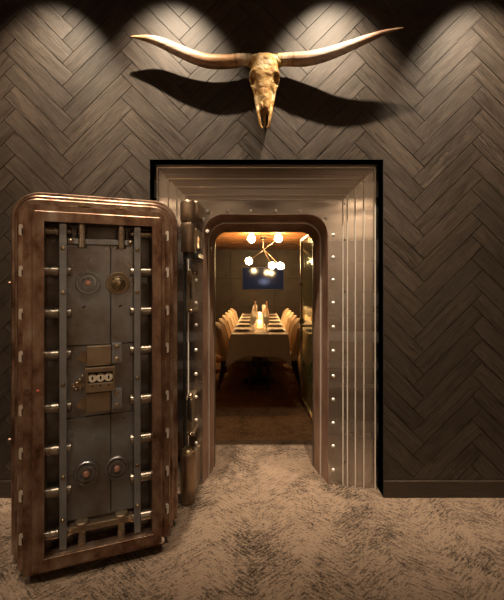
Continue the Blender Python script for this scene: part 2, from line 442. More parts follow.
# hinges (part of the frame)
HX, HY = -.474, 2.635
def barrel(z0, z1, r, dome=False):
    bm = bmesh.new(); pr = [(0, z0), (r*.92, z0), (r, z0+.008), (r, z1-.02)]
    pr += [(r*.97, z1-.010), (r*.9, z1-.003), (r*.78, z1), (0, z1)] if dome else [(r, z1-.004), (r*.94, z1), (0, z1)]
    lathe(bm, pr, (HX, HY, 0), 'z', 36); return bm
hb = link('upper_hinge', barrel(H+.39, H+.535, .050, True), M['iron'], vf, smooth=True)
link('lower_knuckle', barrel(H+.195, H+.388, .047), M['iron'], hb, smooth=True)
bm = bmesh.new(); cyl(bm, (HX+.005, HY, H+.155), (HX+.005, HY, H+.196), .038); box(bm, HX-.02, HX+.07, HY, 2.86, H+.165, H+.19)
link('hinge_collar', bm, M['black'], hb, smooth=True)
bm = bmesh.new(); box(bm, HX+.02, HX+.062, HY+.03, 2.862, H+.44, H+.545); box(bm, HX+.02, HX+.055, HY+.03, 2.862, H+.22, H+.36)
link('hinge_bracket', bm, M['iron'], hb, bevel=.012)
bm = bmesh.new()
for z in (H+.50, H+.36): lathe(bm, [(.014, 0), (.014, .012), (.010, .018), (0, .019)], (HX+.10, 2.85, z), '-y', 16)
link('hinge_bolt', bm, M['edge'], hb, smooth=True)
hl = link('lower_hinge', barrel(0, H-1.12, .050), M['iron'], vf, smooth=True)
bm = bmesh.new(); lathe(bm, [(.0, 0), (.040, 0), (.044, .006), (.044, .016), (.036, .026), (.034, .022), (.026, .022), (.024, .034), (.0, .036)], (HX, HY, H-1.12), 'z', 32)
link('brass_cap', bm, M['brass'], hl, smooth=True)
bm = bmesh.new(); box(bm, HX+.0, HX+.045, HY+.03, 2.862, .04, .28)
link('hinge_bracket', bm, M['iron'], hl, bevel=.012)
# pressure system brackets between the hinges
def bracket(name, z0, z1, cap_top):
    x0, x1, y0, y1 = -.517, -.462, 2.725, 2.862
    o = rbox(name, (x0, x1, y0, y1, z0, z1), M['brass_plate'], vf, .006)
    bm = bmesh.new(); lathe(bm, [(0, -.01), (.016, -.01), (.018, .0), (.018, .012), (.010, .022), (0, .024)], ((x0+x1)/2+.012, y0+.03, z1+.012), 'z', 20)
    cyl(bm, ((x0+x1)/2+.012, y0+.03, z1-.005), ((x0+x1)/2+.012, y0+.03, z1+.008), .010)
    link('cap_screw', bm, M['brass'], o, smooth=True)
    bm = bmesh.new(); box(bm, x0+.004, x1+.018, y0-.012, y1, z0-.022, z0-.002); box(bm, x0+.012, x1+.002, y0-.018, y0+.01, z1-.028, z1+.003)
    link('clamp_plate', bm, M['iron'], o, bevel=.003)
    bm = bmesh.new(); lathe(bm, [(.013, 0), (.013, .008), (.008, .014), (0, .015)], (x1-.008, y0-.012, z0-.011), '-y', 16); lathe(bm, [(.009, 0), (.009, .006), (.0, .009)], (x0+.02, y0-.012, z1-.03), '-y', 14)
    lathe(bm, [(.010, 0), (.010, .008), (.0, .010)], (x0+.002, y0-.001, (z0+z1)/2+.02), '-y', 14)
    link('bracket_bolt', bm, M['brass'], o, smooth=True)
    bm = bmesh.new(); box(bm, x1-.016, x1-.004, y0-.0015, y0+.01, z0+.07, z1-.06)
    link('slot', bm, M['black'], o)
bracket('upper_pressure_bracket', H-.185, H+.055, 1)
bracket('lower_pressure_bracket', H-1.02, H-.80, 1)
bm = bmesh.new(); cyl(bm, (-.508, 2.70, .33), (-.508, 2.70, H+.17), .011, 14)
cyl(bm, (-.478, 2.70, H-.93), (-.478, 2.70, H-.78), .010, 14)
link('pressure_rod', bm, M['black'], vf, smooth=True)

# ------------------------------------------------------------------ the vault door
A = R(22); ca, sa = math.cos(A), math.sin(A); DX, DY = -1.119, 1.880
def L(x, y, t):
    k = (x-260)/400
    u = (k*(DY+ca*t) - DX + sa*t)/(ca - k*sa)
    Y = DY + sa*u + ca*t
    return u, H-(y-282)/400*Y
vd = thing('vault_door', 'open heavy vault door with exposed lock bolts in a rusty copper frame, left of the doorway', 'door', (DX, DY, 0), A)
ZB = .045; ZT = H+.372; WD = .664
# (extra left, extra right, extra top, radius, t)
def ring(eL, eR, eT, r): return arch(-eL, WD+eR, ZT+eT, r, ZB, 12)
body = [((0, 0, 0, .045), .022), ((0, 0, 0, .045), .080), ((.010, .012, .014, .06), .084), ((.030, .034, .036, .085), .084), ((.034, .038, .042, .09), .090), ((.034, .038, .042, .09), .150),
        ((.040, .046, .052, .10), .155), ((.052, .064, .066, .11), .155), ((.057, .069, .073, .115), .162), ((.057, .069, .073, .115), .215),
        ((.064, .078, .082, .125), .221), ((.078, .100, .096, .135), .221), ((.083, .106, .102, .14), .229), ((.083, .106, .102, .14), .375), ((.074, .097, .095, .135), .385)]
bm = bmesh.new(); rows = skin(bm, [ring(*a) for a, _ in body], [t for _, t in body], [0, 0, 0, 0, 1, 1, 0, 0, 1, 1, 0, 0, 1, 1])
bm.faces.new(rows[-1][::-1])
# bottoms
for a, b in zip(rows, rows[1:]):
    if (a[0].co - b[0].co).length > 1e-6:
        bm.faces.new((a[0], b[0], b[-1], a[-1])).material_index = 1
link('door_slab', bm, [M['copper'], M['copper_dark']], vd, smooth=True)
# face frame: outer step and raised window surround, as frames with a hole
wu0, wu1, wz0, wz1 = .092, .597, H-1.326, H+.292
def holed(bm, outer, y, mat=0, h=(wu0, wu1, wz0, wz1)):
    """flat frame from the outer outline (arch points) to a rectangular hole"""
    n = len(outer); inner = []
    for k, (x, z) in enumerate(outer):
        inner.append((h[0] if k < n/2 else h[1], h[2] if k in (0, n-1) else h[3]))
    r = skin(bm, [outer, inner], [y, y])
    bm.faces.new((r[0][0], r[1][0], r[1][-1], r[0][-1]))
    return r
bm = bmesh.new()
r1 = holed(bm, ring(0, 0, 0, .045), .022)
link('outer_frame', bm, M['copper'], vd, weld=True)
bm = bmesh.new()
fo = arch(.044, .641, H+.338, .012, .071, 4)
fo2 = arch(.040, .645, H+.342, .014, .067, 4)
r = holed(bm, fo, 0.0)
q = skin(bm, [fo, fo2, fo2], [0, .004, .024])
bm.faces.new((q[0][0], q[0][-1], q[1][-1], q[1][0])); bm.faces.new((q[1][0], q[1][-1], q[2][-1], q[2][0]))
hole = [(wu0, wz0), (wu0, wz1), (wu1, wz1), (wu1, wz0), (wu0, wz0)]
skin(bm, [hole, hole], [0, .135])
link('window_frame', bm, M['copper'], vd, weld=True)
# ledge bead along the window's lower edge
rbox('sill_bead', (wu0-.003, wu1+.003, -.004, .004, wz0-.006, wz0), M['copper'], vd, .0015)
rbox('back_plate', (wu0, wu1, .130, .150, wz0, wz1), M['recess'], vd, 0)
# lock plates (centre)
pu0, _ = L(66.5, 300, .075); pu1 = .531
pm = L(110.8, 300, .070)[0]
zs = [wz1-.02, L(88, 345, .07)[1], H-.69, H-1.205]
for (a, b, z0, z1, t0) in ((pu0, pm-.0015, zs[1]+.0015, H+.20, .070), (pm+.0015, pu1, zs[1]+.0015, H+.20, .070),
                           (pu0-.010, pm-.0015, zs[2]+.0015, zs[1]-.0015, .076), (pm+.0015, pu1, zs[2]+.0015, zs[1]-.0015, .073),
                           (pu0, pm-.0015, zs[3], zs[2]-.0015, .070), (pm+.0015, pu1, zs[3], zs[2]-.0015, .070)):
    rbox('lock_plate', (a, b, t0, .129, z0, z1), M['plate'], vd, .002)
# upright bolt bars with rivets
for xa, xb, ys in ((59.3, 66.6, (248, 293, 386, 480, 523)), (134.2, 140.6, (251.5, 292, 380, 470, 509))):
    t = .030; u0, u1 = L(xa, 300, t)[0], L(xb, 300, t)[0]
    o = rbox('upright_bar', (u0, u1, t, t+.014, wz0+.004, wz1-.004), M['bar'], vd, .0015)
    for y in ys:
        z = {0: H+.168, 1: H-.053, 2: H-.505, 3: H-.965, 4: H-1.175}[ys.index(y)]
        bm = bmesh.new(); lathe(bm, [(.0105, 0), (.0105, .004), (.007, .009), (0, .010)], ((u0+u1)/2, t, z), '-y', 16)
        link('rivet', bm, M['brass'], o, smooth=True)
barL = (L(59.3, 300, .03)[0]+L(66.6, 300, .03)[0])/2; barR = (L(134.2, 300, .03)[0]+L(140.6, 300, .03)[0])/2
# horizontal locking bolts
bz = [H+v for v in (.255, .053, -.156, -.363, -.626, -.836, -1.044, -1.254)]
bolt_t = .056
for z in bz:
    for side in (0, 1):
        bm = bmesh.new(); r = .0265 if z != bz[0] else .023
        if side == 0: a, b, e = wu0+.001, barL-.018, L(71.5, 300, bolt_t)[0]
        else: a, b, e = wu1-.001, barR+.016, L(130.0, 300, bolt_t)[0]
        s = 1 if side == 0 else -1
        lathe(bm, [(0, a), (r, a), (r, b-.004*s), (r*.85, b), (r*.85, e-.020*s), (r*.95, e-.018*s), (r*.95, e-.003*s), (r*.8, e), (0, e)], (0, bolt_t+.012, z), 'x', 28)
        link('locking_bolt', bm, M['bolt'] if side == 0 else M['bolt'], vd, smooth=True)
# crossbars and vertical bolts
for nm, zc, sgn in (('upper_crossbar', H+.205, 1), ('lower_crossbar', H-1.238, -1)):
    t0, t1 = (.028, .060) if sgn == 1 else (.016, .070)
    u0, u1 = L(67.5, 300, t0)[0], L(133.2, 300, t0)[0]
    o = rbox(nm, (u0, u1, t0+.014, t1+.012, zc-.015, zc+.015), M['brass_plate'] if sgn < 0 else M['bar'], vd, .003)
    for xc in (82, 121.5):
        uc = L(xc, 300, .05)[0]; tc = (t0+t1)/2+.013
        bm = bmesh.new()
        za = wz1-.001 if sgn == 1 else wz0+.001
        zb_ = zc-.030 if sgn == 1 else zc+.019
        lathe(bm, [(0, za), (.0225, za), (.0225, zb_), (0, zb_)], (uc, tc, 0), 'z', 26)
        v = link('vertical_bolt', bm, M['bolt'], vd, smooth=True)
        if sgn < 0:
            bm = bmesh.new(); zz = zc+.015
            lathe(bm, [(.0, zz+.001), (.033, zz+.001), (.034, zz+.004), (.034, zz+.010), (.029, zz+.016), (.0, zz+.017)], (uc, tc, 0), 'z', 30)
            link('bolt_head', bm, M['brass_plate'], v, smooth=True)
    bm = bmesh.new()
    for uu in (u0+.014, u1-.014): lathe(bm, [(.011, 0), (.011, .004), (.006, .008), (0, .009)], (uu, t0+.014, zc), '-y', 16)
    link('bar_screw', bm, M['brass'], o, smooth=True)
# dials (combination lock covers)
for i, (x, y) in enumerate(((88, 283), (118, 283.5), (86.3, 477.2), (117, 471.5))):
    u, z = L(x, y, .055); z = (H-.006, H-.007, H-.974, H-.972)[i]
    bm = bmesh.new()
    lathe(bm, [(.060, 0), (.060, .014), (.056, .018), (.051, .018), (.049, .008), (.042, .008), (.040, .018), (.031, .019), (.028, .009), (.0, .009)], (u, .0695, z), '-y', 44)
    d = link('lock_dial', bm, M['plate'] if i != 1 else M['brass_plate'], vd, smooth=True)
    bm = bmesh.new()
    if i == 1: lathe(bm, [(.036, 0), (.034, .012), (.026, .020), (.015, .026), (.012, .032), (0, .033)], (u, .056, z), '-y', 30)
    else: lathe(bm, [(.014, 0), (.014, .012), (.011, .017), (0, .018)], (u, .056, z), '-y', 20)
    k = link('dial_hub', bm, [M['pink'], M['brass'], M['pink'], M['pink']][i], d, smooth=True)
    if i != 1: k['label'] = 'small copper coloured hub'
# time lock: three boxes
def lockbox(name, x0, x1, y0, y1, t):
    u0, za = L(x0, y0, t); u1, zb = L(x1, y1, t); return (u0, u1, zb, za)
u0, u1, z0, z1 = lockbox('', 86.8, 111.3, 349, 368, .030); z1 = H-.325; z0 = H-.425
ub = rbox('upper_lock_box', (u0, u1, .030, .0735, z0, z1), M['brass_plate'], vd, .004)
u0c, u1c = u0, u1
um0, um1, _, _ = lockbox('', 85.2, 115.2, 370, 395, .018)
# time lock with a recessed window for its three dials
mz0, mz1 = H-.558, H-.432
bm = bmesh.new(); wy0, wy1 = H-.512, H-.456
w0, w1 = um0+.014, um1-.012
oo = [(um0, mz0), (um0, mz1), (um1, mz1), (um1, mz0)]; ii = [(w0, wy0), (w0, wy1), (w1, wy1), (w1, wy0)]
rr = skin(bm, [oo+oo[:1], ii+ii[:1], ii+ii[:1]], [.018, .018, .034]); bm.faces.new(rr[2][:4])
skin(bm, [oo+oo[:1]]*2, [.018, .0725]); bmesh.ops.remove_doubles(bm, verts=bm.verts, dist=1e-5)
tb = link('time_lock', bm, M['brass_plate'], vd, bevel=.003)
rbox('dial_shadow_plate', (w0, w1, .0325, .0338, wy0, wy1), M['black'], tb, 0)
n3 = 3; wdt = (w1-w0)/n3
for k in range(n3):
    uc = w0 + wdt*(k+.5); zc = H-.486; r = .0205
    pts = [(uc+r*math.cos(a), zc+r*math.sin(a)) for a in [math.pi*2*q/28 for q in range(28)]]
    bm = bmesh.new(); prism(bm, pts, .026, .032); f = link('timer_dial', bm, M['ivory'], tb, smooth=True)
    bm = bmesh.new()
    pr = [(uc+.005*math.cos(a), zc+.010*math.sin(a)) for a in [math.pi*2*q/16 for q in range(16)]]
    prism(bm, pr, .0248, .0262)
    for q in range(12):
        a = q*math.pi/6; c, s = math.cos(a), math.sin(a)
        for_ = [(uc+c*.0145-s*.0006, zc+s*.0145+c*.0006), (uc+c*.0185-s*.0006, zc+s*.0185+c*.0006), (uc+c*.0185+s*.0006, zc+s*.0185-c*.0006), (uc+c*.0145+s*.0006, zc+s*.0145-c*.0006)]
        prism(bm, for_, .0254, .0262)
    link('dial_marking', bm, M['black'], f)
    bm = bmesh.new(); lathe(bm, [(.0042, 0), (.0042, .002), (0, .0025)], (uc, .0178, H-.524), '-y', 12)
    link('winding_hole', bm, M['black'], tb)
u0, u1 = L(86.3, 400, .03)[0], L(110.8, 400, .03)[0]
lb = rbox('lower_lock_box', (u0, u1, .030, .0735, H-.662, H-.564), M['brass_plate'], vd, .004)
for za, zb in ((H-.318, H-.418), (H-.556, H-.656)):
    a, b = L(111.6, 380, .04)[0], L(122, 380, .04)[0]
    o = rbox('steel_bracket', (a, b, .040, .0725, zb, za), M['bar'], vd, .002)
    for z in (za-.018, zb+.018):
        bm = bmesh.new(); lathe(bm, [(.011, 0), (.011, .004), (.007, .007), (.0, .0075)], ((a+b)/2, .040, z), '-y', 16); link('screw', bm, M['brass'], o, smooth=True)
# little toothed linkage left of the time lock, cut-outs on box edges
bm = bmesh.new()
for (x, y, s) in ((77, 384, .010), (79.5, 380.5, .009), (76, 390, .009), (80, 389, .008), (82.5, 377, .009), (73.5, 388, .008)):
    u, z = L(x, y, .06); lathe(bm, [(0, 0), (s, 0), (s, .014), (s*.6, .018), (0, .018)], (u, .0755, z), '-y', 14)
for (x, y) in ((81.5, 357.5), (80.5, 405)):
    u, z = L(x, y, .05); prism(bm, [(u-.022, z-.006), (u, z+.026), (u+.03, z+.028), (u+.03, z-.028), (u, z-.022)], .055, .078)
u, z = L(78, 385, .06); box(bm, u-.03, u+.04, .064, .076, z-.012, z+.006)
link('trip_linkage', bm, M['iron'], vd, smooth=True)
bm = bmesh.new()
for k in range(9):
    box(bm, um0-.004, um0+.001, .022, .05, H-.445-.012*k-.006, H-.445-.012*k)
for z1_ in (H-.335, H-.575):
    for k in range(6): box(bm, u0c-.004, u0c+.001, .034, .06, z1_-.013*k-.006, z1_-.013*k)
link('toothed_edge', bm, M['brass'], vd)
# small holes in plates
bm = bmesh.new()
for (x, y) in ((84, 307), (120.5, 306)):
    u, z = L(x, y, .07); prism(bm, [(u-.010, z-.004), (u-.004, z+.004), (u+.008, z+.007), (u+.010, z+.003), (u+.002, z-.003), (u-.006, z-.008)], .0690, .0712)
link('keyhole', bm, M['black'], vd)
# elongated bolt windows in the step around the face
def pill(bm, x, z, w, h, t0, t1):
    pts = []
    for k in range(9): a = math.pi*k/8; pts.append((x+w*math.cos(a), z+h-w+w*math.sin(a)))
    for k in range(9): a = math.pi+math.pi*k/8; pts.append((x+w*math.cos(a), z-h+w+w*math.sin(a)))
    prism(bm, pts, t0, t1)
for z in bz:
    for s, uc in ((0, -.017), (1, WD+.022)):
        bm = bmesh.new(); pill(bm, uc, z, .0085, .027, .076, .0845); o = link('bolt_window', bm, M['edge'], vd, smooth=True)
        bm = bmesh.new(); pill(bm, uc+.0065*(1 if s == 0 else -1), z-.008, .0028, .016, .0750, .0765); link('window_slot', bm, M['black'], o)
for x in (84, 120.5):
    u = L(x, 204, .08)[0]; bm = bmesh.new(); z = ZT+.019
    prism(bm, [(u-.030, z-.004), (u-.026, z+.005), (u+.026, z+.005), (u+.030, z-.004)], .074, .0845); link('bolt_window', bm, M['brass'], vd)
# small fittings
u, z = L(27.2, 391, .022); bm = bmesh.new(); lathe(bm, [(.017, 0), (.017, .003), (.013, .004), (.012, .001), (.0, .001)], (u, .0215, z), '-y', 24); s_ = link('round_lock_cap', bm, M['copper_dark'], vd, smooth=True)
bm = bmesh.new()
for dx, dz in ((.005, .004), (-.005, .004), (0, -.005)): lathe(bm, [(.0022, 0), (.0022, .002), (0, .0021)], (u+dx, .0205, z+dz), '-y', 8)
link('cap_hole', bm, M['black'], s_)
for x, y, t, r, m in ((38, 391, 0, .007, 'red'), (161.6, 540, .022, .016, 'edge')):
    u, z = L(x, y, t); u = min(u, .652); bm = bmesh.new(); lathe(bm, [(r, 0), (r, .004), (r*.6, .008), (0, .009)], (u, t, z), '-y', 18); link('screw', bm, M[m], vd, smooth=True)
for y in (283.5, 444):
    z = L(9.5, y, .23)[1]; bm = bmesh.new(); lathe(bm, [(.006, 0), (.006, -.010), (.010, -.012), (.010, -.022), (.0, -.024)], (-.083, .29, z), 'x', 16); link('side_knob', bm, M['copper_dark'], vd, smooth=True)
# heavy hinge strap joining the back of the door to the barrels
for z0, z1 in ((H+.20, H+.37), (.10, .30)):
    bm = bmesh.new(); x = .62
    box(bm, x-.25, x+.12, .384, .45, z0, z1); link('hinge_strap', bm, M['iron'], vd, bevel=.01)

# ------------------------------------------------------------------ longhorn skull
sk = thing('longhorn_skull', 'ochre longhorn cattle skull with long curved horns mounted above the vault doorway', 'animal skull', ((264.6-260)/400*2.60, 2.60, H+1.015))
S = 400/2.60
def sx(x): return (x-264.6)/S
def sz(y): return (282-y)/S - 1.015
def g(a, b, s): return math.exp(-((a-b)/s)**2)
# rows: y px, half width px, front bulge (m), back depth (m)
secs = [(54.2, 5.0, .018, .030), (55.2, 9.5, .030, .050), (57.5, 12.5, .045, .070), (61, 13.5, .055, .085), (66, 13.3, .060, .095), (71, 14.0, .060, .100), (75, 15.4, .058, .105), (79, 15.8, .056, .105), (83, 15.0, .052, .10),
        (87, 12.6, .050, .095), (92, 11.3, .048, .085), (97, 10.6, .046, .07), (102, 9.7, .043, .058), (106, 9.0, .040, .05), (109.5, 8.4, .036, .042), (112, 7.6, .032, .036)]
bm = bmesh.new(); seg = 48; rowsS = []
def interp(y):
    for a, b in zip(secs, secs[1:]):
        if a[0] <= y <= b[0]:
            f = (y-a[0])/(b[0]-a[0]); f2 = f; return [a[k]+(b[k]-a[k])*f2 for k in range(4)]
    return list(secs[-1])
ny = 64
for i in range(ny+1):
    y = secs[0][0] + (secs[-1][0]-secs[0][0])*(i/ny); _, w, fb, bd = interp(y)
    lean = .018*(y-54)/58       # muzzle leans out a touch less than the brow
    row = []
    for k in range(seg):
        a = 2*math.pi*k/seg; c, s = math.cos(a), math.sin(a)
        X = w/S*math.copysign(abs(c)**.85, c); front = s < 0
        Y = (fb if front else bd)*math.copysign(abs(s)**.9, s)
        if front:
            fx = abs(c)
            # brow ridge, sockets, cheek grooves, nasal ridge
            Y -= .016*g(y, 74.5, 3.4)*g(fx, .78, .22)
            Y += .060*g(y, 81.0, 3.6)*g(fx, .86, .20)
            Y += .022*g(y, 94, 9)*g(fx, .66, .22)
            Y -= .010*g(fx, .0, .28)*g(y, 100, 12)
            Y += .010*g(fx, 0, .4)*g(y, 66, 6)
            Y += .0045*mnoise.noise(Vector((X*45, y*.28, 2)))+.003*mnoise.noise(Vector((X*110, y*.7, 5)))
        X *= 1 + .0
        if g(y, 80.5, 3.0) > .05: X -= math.copysign(.014*g(y, 81, 2.6)*g(s, -.25, .45), c)
        row.append(bm.verts.new((X, Y + lean, sz(y))))
    rowsS.append(row)
for a, b in zip(rowsS, rowsS[1:]):
    for k in range(seg): bm.faces.new((a[k], a[(k+1) % seg], b[(k+1) % seg], b[k]))
bm.faces.new(rowsS[0]); bm.faces.new(rowsS[-1][::-1])
# horn cores
for s in (-1, 1): tube(bm, [(s*.05, 0.015, sz(60)), (s*.085, .015, sz(60.5)), (s*.105, .015, sz(60.5))], [.045, .042, .036], 20)
cr = link('cranium', bm, M['bone'], sk, smooth='all')
# premaxillae prongs and pointed nasal bones
for s in (-1, 1):
    bm = bmesh.new()
    tube(bm, [(s*.040, .0, sz(107)), (s*.039, -.004, sz(112)), (s*.034, -.002, sz(118)), (s*.030, .002, sz(123)), (s*.024, .006, sz(126.5)), (s*.012, .010, sz(127.3))], [.013, .0125, .010, .0085, .0085, .006], 14)
    link('jaw_prong', bm, M['bone'], cr, smooth='all')
    bm = bmesh.new()
    tube(bm, [(s*.014, -.010, sz(100)), (s*.015, -.018, sz(106)), (s*.016, -.018, sz(109.5)), (s*.014, -.012, sz(113))], [.016, .015, .010, .002], 12)
    link('nasal_bone', bm, M['bone'], cr, smooth='all')
bm = bmesh.new(); tube(bm, [(0, .040, sz(109)), (0, .048, sz(118)), (0, .044, sz(124))], [.022, .016, .010], 14, sq=(1, .5))
link('palate', bm, M['bone'], cr, smooth='all')
def bez(pts, n=60):
    P_ = [Vector(p) for p in pts]; out = []
    m_ = len(P_)-1
    for i in range(n+1):
        t = i/n*m_; k = min(int(t), m_-1); f = t-k
        p0, p1, p2, p3 = P_[max(k-1, 0)], P_[k], P_[k+1], P_[min(k+2, m_)]
        out.append(.5*((2*p1)+(-p0+p2)*f+(2*p0-5*p1+4*p2-p3)*f*f+(-p0+3*p1-3*p2+p3)*f**3))
    return out
hl_ = [(251.5, 60.3, 6.0, 0), (240, 60.5, 6.4, 0), (225, 62, 6.6, -.005), (208, 61.3, 6.7, -.01), (192, 56.5, 6.2, -.015), (176, 49.5, 5.6, -.02), (160, 42.3, 4.7, -.02), (146, 38.4, 3.1, -.02), (131, 36.8, .8, -.02)]
hr_ = [(277.5, 60, 6.0, 0), (289, 59.5, 6.4, 0), (304, 59.2, 6.8, -.015), (320, 56.3, 6.4, -.035), (336, 51.3, 5.7, -.06), (352, 45, 4.8, -.08), (370, 37.8, 3.6, -.095), (386, 32, 2.2, -.105), (403.5, 28, .7, -.11)]
def hp(p):
    Y = 2.612+p[3]; return ((p[0]-260)/400*Y - (264.6-260)/400*2.60, p[3], H+(282-p[1])/400*Y - (H+1.015))
colL = [(0, (.72, .60, .42)), (.10, (.74, .58, .40)), (.16, (.45, .26, .13)), (.28, (.36, .20, .10)), (.42, (.48, .28, .17)), (.55, (.68, .50, .40)), (.75, (.72, .56, .45)), (.88, (.50, .36, .20)), (1, (.36, .24, .12))]
colR = [(0, (.62, .46, .22)), (.10, (.60, .45, .32)), (.16, (.42, .27, .18)), (.30, (.50, .36, .28)), (.45, (.68, .58, .52)), (.62, (.62, .52, .45)), (.72, (.40, .26, .18)), (.82, (.16, .09, .06)), (1, (.22, .14, .09))]
for pts, cols in ((hl_, colL), (hr_, colR)):
    c4 = bez([hp(p) for p in pts], 72); rr_ = bez([(p[2], 0, 0) for p in pts], 72)
    bm = bmesh.new(); rads = []
    for i, p in enumerate(rr_):
        f = i/72; rads.append(max(p.x, .3)/S*(1+.035*math.sin(i*2.1)*(f < .22)))
    tube(bm, [Vector((p.x, p.y+.012, p.z)) for p in c4], rads, 24)
    cl = bm.loops.layers.float_color.new('hcol'); bm.verts.index_update()
    for f in bm.faces:
        for lp in f.loops:
            t = (lp.vert.index//24)/72
            for a, b in zip(cols, cols[1:]):
                if a[0] <= t <= b[0]:
                    q = (t-a[0])/(b[0]-a[0]); lp[cl] = (*[a[1][k]+(b[1][k]-a[1][k])*q for k in range(3)], 1)
            if t < .17 and (int(t*72) % 4 == 0): lp[cl] = tuple(c*.72 for c in lp[cl][:3])+(1,)
    link('horn', bm, M['horn'], sk, smooth='all')
bm = bmesh.new(); cyl(bm, (0, .03, sz(72)), (0, 2.70-2.60-.001, sz(72)), .014); link('wall_mount', bm, M['black'], sk)

# ------------------------------------------------------------------ dining room
DX0, DX1, DY0, DY1, DZ = -1.95, 1.55, 3.19, 10.6, H+.86
slab('floor_dining', (DX0, DX1, 3.67, DY1, -.08, 0), M['carpet2'])
slab('ceiling_dining', (DX0, DX1, DY0, DY1, DZ, DZ+.05), M['ceiling2'])
def panel_wall(name, along, fixed, a0, a1, z1, sgn):
    bm = bmesh.new(); n_ = 3 if along == 'x' else 6; w = (a1-a0)/n_; hs = [0, .78, 1.54, z1]
    for i in range(n_):
        for h0, h1 in zip(hs, hs[1:]):
            lo, hi = a0+i*w+.005, a0+(i+1)*w-.005
            if along == 'x': box(bm, lo, hi, fixed, fixed+.03, h0+.005, h1-.005)
            else: box(bm, min(fixed, fixed+.03*sgn), max(fixed, fixed+.03*sgn), lo, hi, h0+.005, h1-.005)
    if along == 'x': box(bm, a0, a1, fixed+.012, fixed+.10, 0, z1, 1)
    else: box(bm, min(fixed+.012*sgn, fixed+.1*sgn), max(fixed+.012*sgn, fixed+.1*sgn), a0, a1, 0, z1, 1)
    return struct(link(name, bm, [M['panel'], M['groove']]))
panel_wall('wall_dining_back', 'x', DY1, DX0, DX1, DZ, 1)
panel_wall('wall_dining_left', 'y', DX0, DY0, DY1, DZ, -1)
panel_wall('wall_dining_right', 'y', DX1, DY0, DY1, DZ, 1)
bm = bmesh.new(); jx0, jx1, jt = CX0+.056, CX1-.072, CT-.0914
box(bm, DX0, jx0, DY0-.05, DY0, 0, DZ); box(bm, jx1, DX1, DY0-.05, DY0, 0, DZ); box(bm, jx0, jx1, DY0-.05, DY0, jt, DZ)
struct(link('wall_dining_front', bm, M['panel']))

# inner glass door, standing open against the right
gd = bpy.data.objects.new('door_1', None); C.objects.link(gd); gd['kind'] = 'structure'
gd.location = (.585, 3.86, 0); gd.rotation_euler = (0, 0, R(92.2)); gw = 1.14
bm = bmesh.new()
for a in ((0, .028, .02, 1.98), (gw-.035, gw, .02, 1.98)): box(bm, a[0], a[1], 0, .04, a[2], a[3])
for a in ((.02, .05), (1.95, 1.98)): box(bm, .028, gw-.035, 0, .04, a[0], a[1])
link('door_frame', bm, M['iron'], gd, bevel=.002)
bm = bmesh.new(); box(bm, .028, gw-.035, .014, .026, .05, 1.95); link('glass_pane', bm, M['green'], gd)
bm = bmesh.new(); cyl(bm, (gw-.06, .0, 1.42), (gw-.06, .05, 1.42), .007); cyl(bm, (gw-.06, .046, 1.40), (gw-.06, .046, 1.44), .007)
cyl(bm, (gw-.06, .0, .98), (gw-.06, .05, .98), .007); cyl(bm, (gw-.06, .046, .93), (gw-.06, .046, 1.0), .007)
link('door_handle', bm, M['black'], gd, smooth=True)

# television
tv = thing('television', 'flat black television on the far dining room wall above the table end', 'television', (.08, DY1-.002, H+.095))
tw, th = .56, .31
bm = bmesh.new(); box(bm, -tw, tw, -.05, 0, -th, th); link('casing', bm, M['tvframe'], tv, bevel=.008)
bm = bmesh.new(); box(bm, -tw+.022, tw-.022, -.053, -.049, -th+.022, th-.022); link('screen', bm, M['screen'], tv)

# table
TX, T0, T1, TZ, TH = -.008, 5.26, 8.88, .76, .375
tb_ = thing('dining_table', 'long dining table hidden under the ivory cloth in the room beyond the vault', 'table', (TX, (T0+T1)/2, 0))
hl2 = (T1-T0)/2
bm = bmesh.new(); box(bm, -TH+.012, TH-.012, -hl2+.012, hl2-.012, TZ-.04, TZ-.004); link('tabletop', bm, M['darkwood'], tb_, bevel=.004)
for yy in (-1.2, 0, 1.2):
    bm = bmesh.new(); lathe(bm, [(0, 0), (.24, 0), (.24, .02), (.05, .04), (.04, .3), (.05, TZ-.06), (.15, TZ-.041), (0, TZ-.041)], (0, yy, 0), 'z', 28)
    link('pedestal', bm, M['black'], tb_, smooth=True)
# cloth: grid draped over the edges
bm = bmesh.new()
per = []; nx, nyy = 14, 60
for i in range(nx+1): per.append((-TH+2*TH*i/nx, -hl2, 0, -1))
for i in range(1, nyy+1): per.append((TH, -hl2+2*hl2*i/nyy, 1, 0))
for i in range(1, nx+1): per.append((TH-2*TH*i/nx, hl2, 0, 1))
for i in range(1, nyy): per.append((-TH, hl2-2*hl2*i/nyy, -1, 0))
rings_ = []; np_ = len(per)
for j in range(9):
    f = j/8; row = []
    for k, (x, y, nx_, ny_) in enumerate(per):
        cd = min(math.hypot(abs(x)-TH, abs(y)-hl2), .6)
        corner = math.exp(-(cd/.10)**2)
        dropl = .285 + .125*corner + .008*math.sin(k*.9)
        outw = .012 + f*(.022 + .015*math.sin(k*1.15+1) + .03*corner) + (0 if j else -.012)
        dx = nx_*outw + (math.copysign(1, x)*outw*.9 if corner > .3 and nx_ == 0 else 0)
        dy = ny_*outw + (math.copysign(1, y)*outw*.9 if corner > .3 and ny_ == 0 else 0)
        row.append(bm.verts.new((TX+x+dx, (T0+T1)/2+y+dy, TZ+.003 - (0 if j == 0 else .006) - dropl*f)))
    rings_.append(row)
for a, b in zip(rings_, rings_[1:]):
    for k in range(np_): bm.faces.new((a[k], a[(k+1) % np_], b[(k+1) % np_], b[k]))
bm.faces.new(rings_[0])
o = link('tablecloth', bm, M['cloth'], smooth=True); tag(o, 'ivory cloth draped over the long dining table with pointed corners', 'tablecloth')
o.modifiers.new('thick', 'SOLIDIFY').thickness = .002

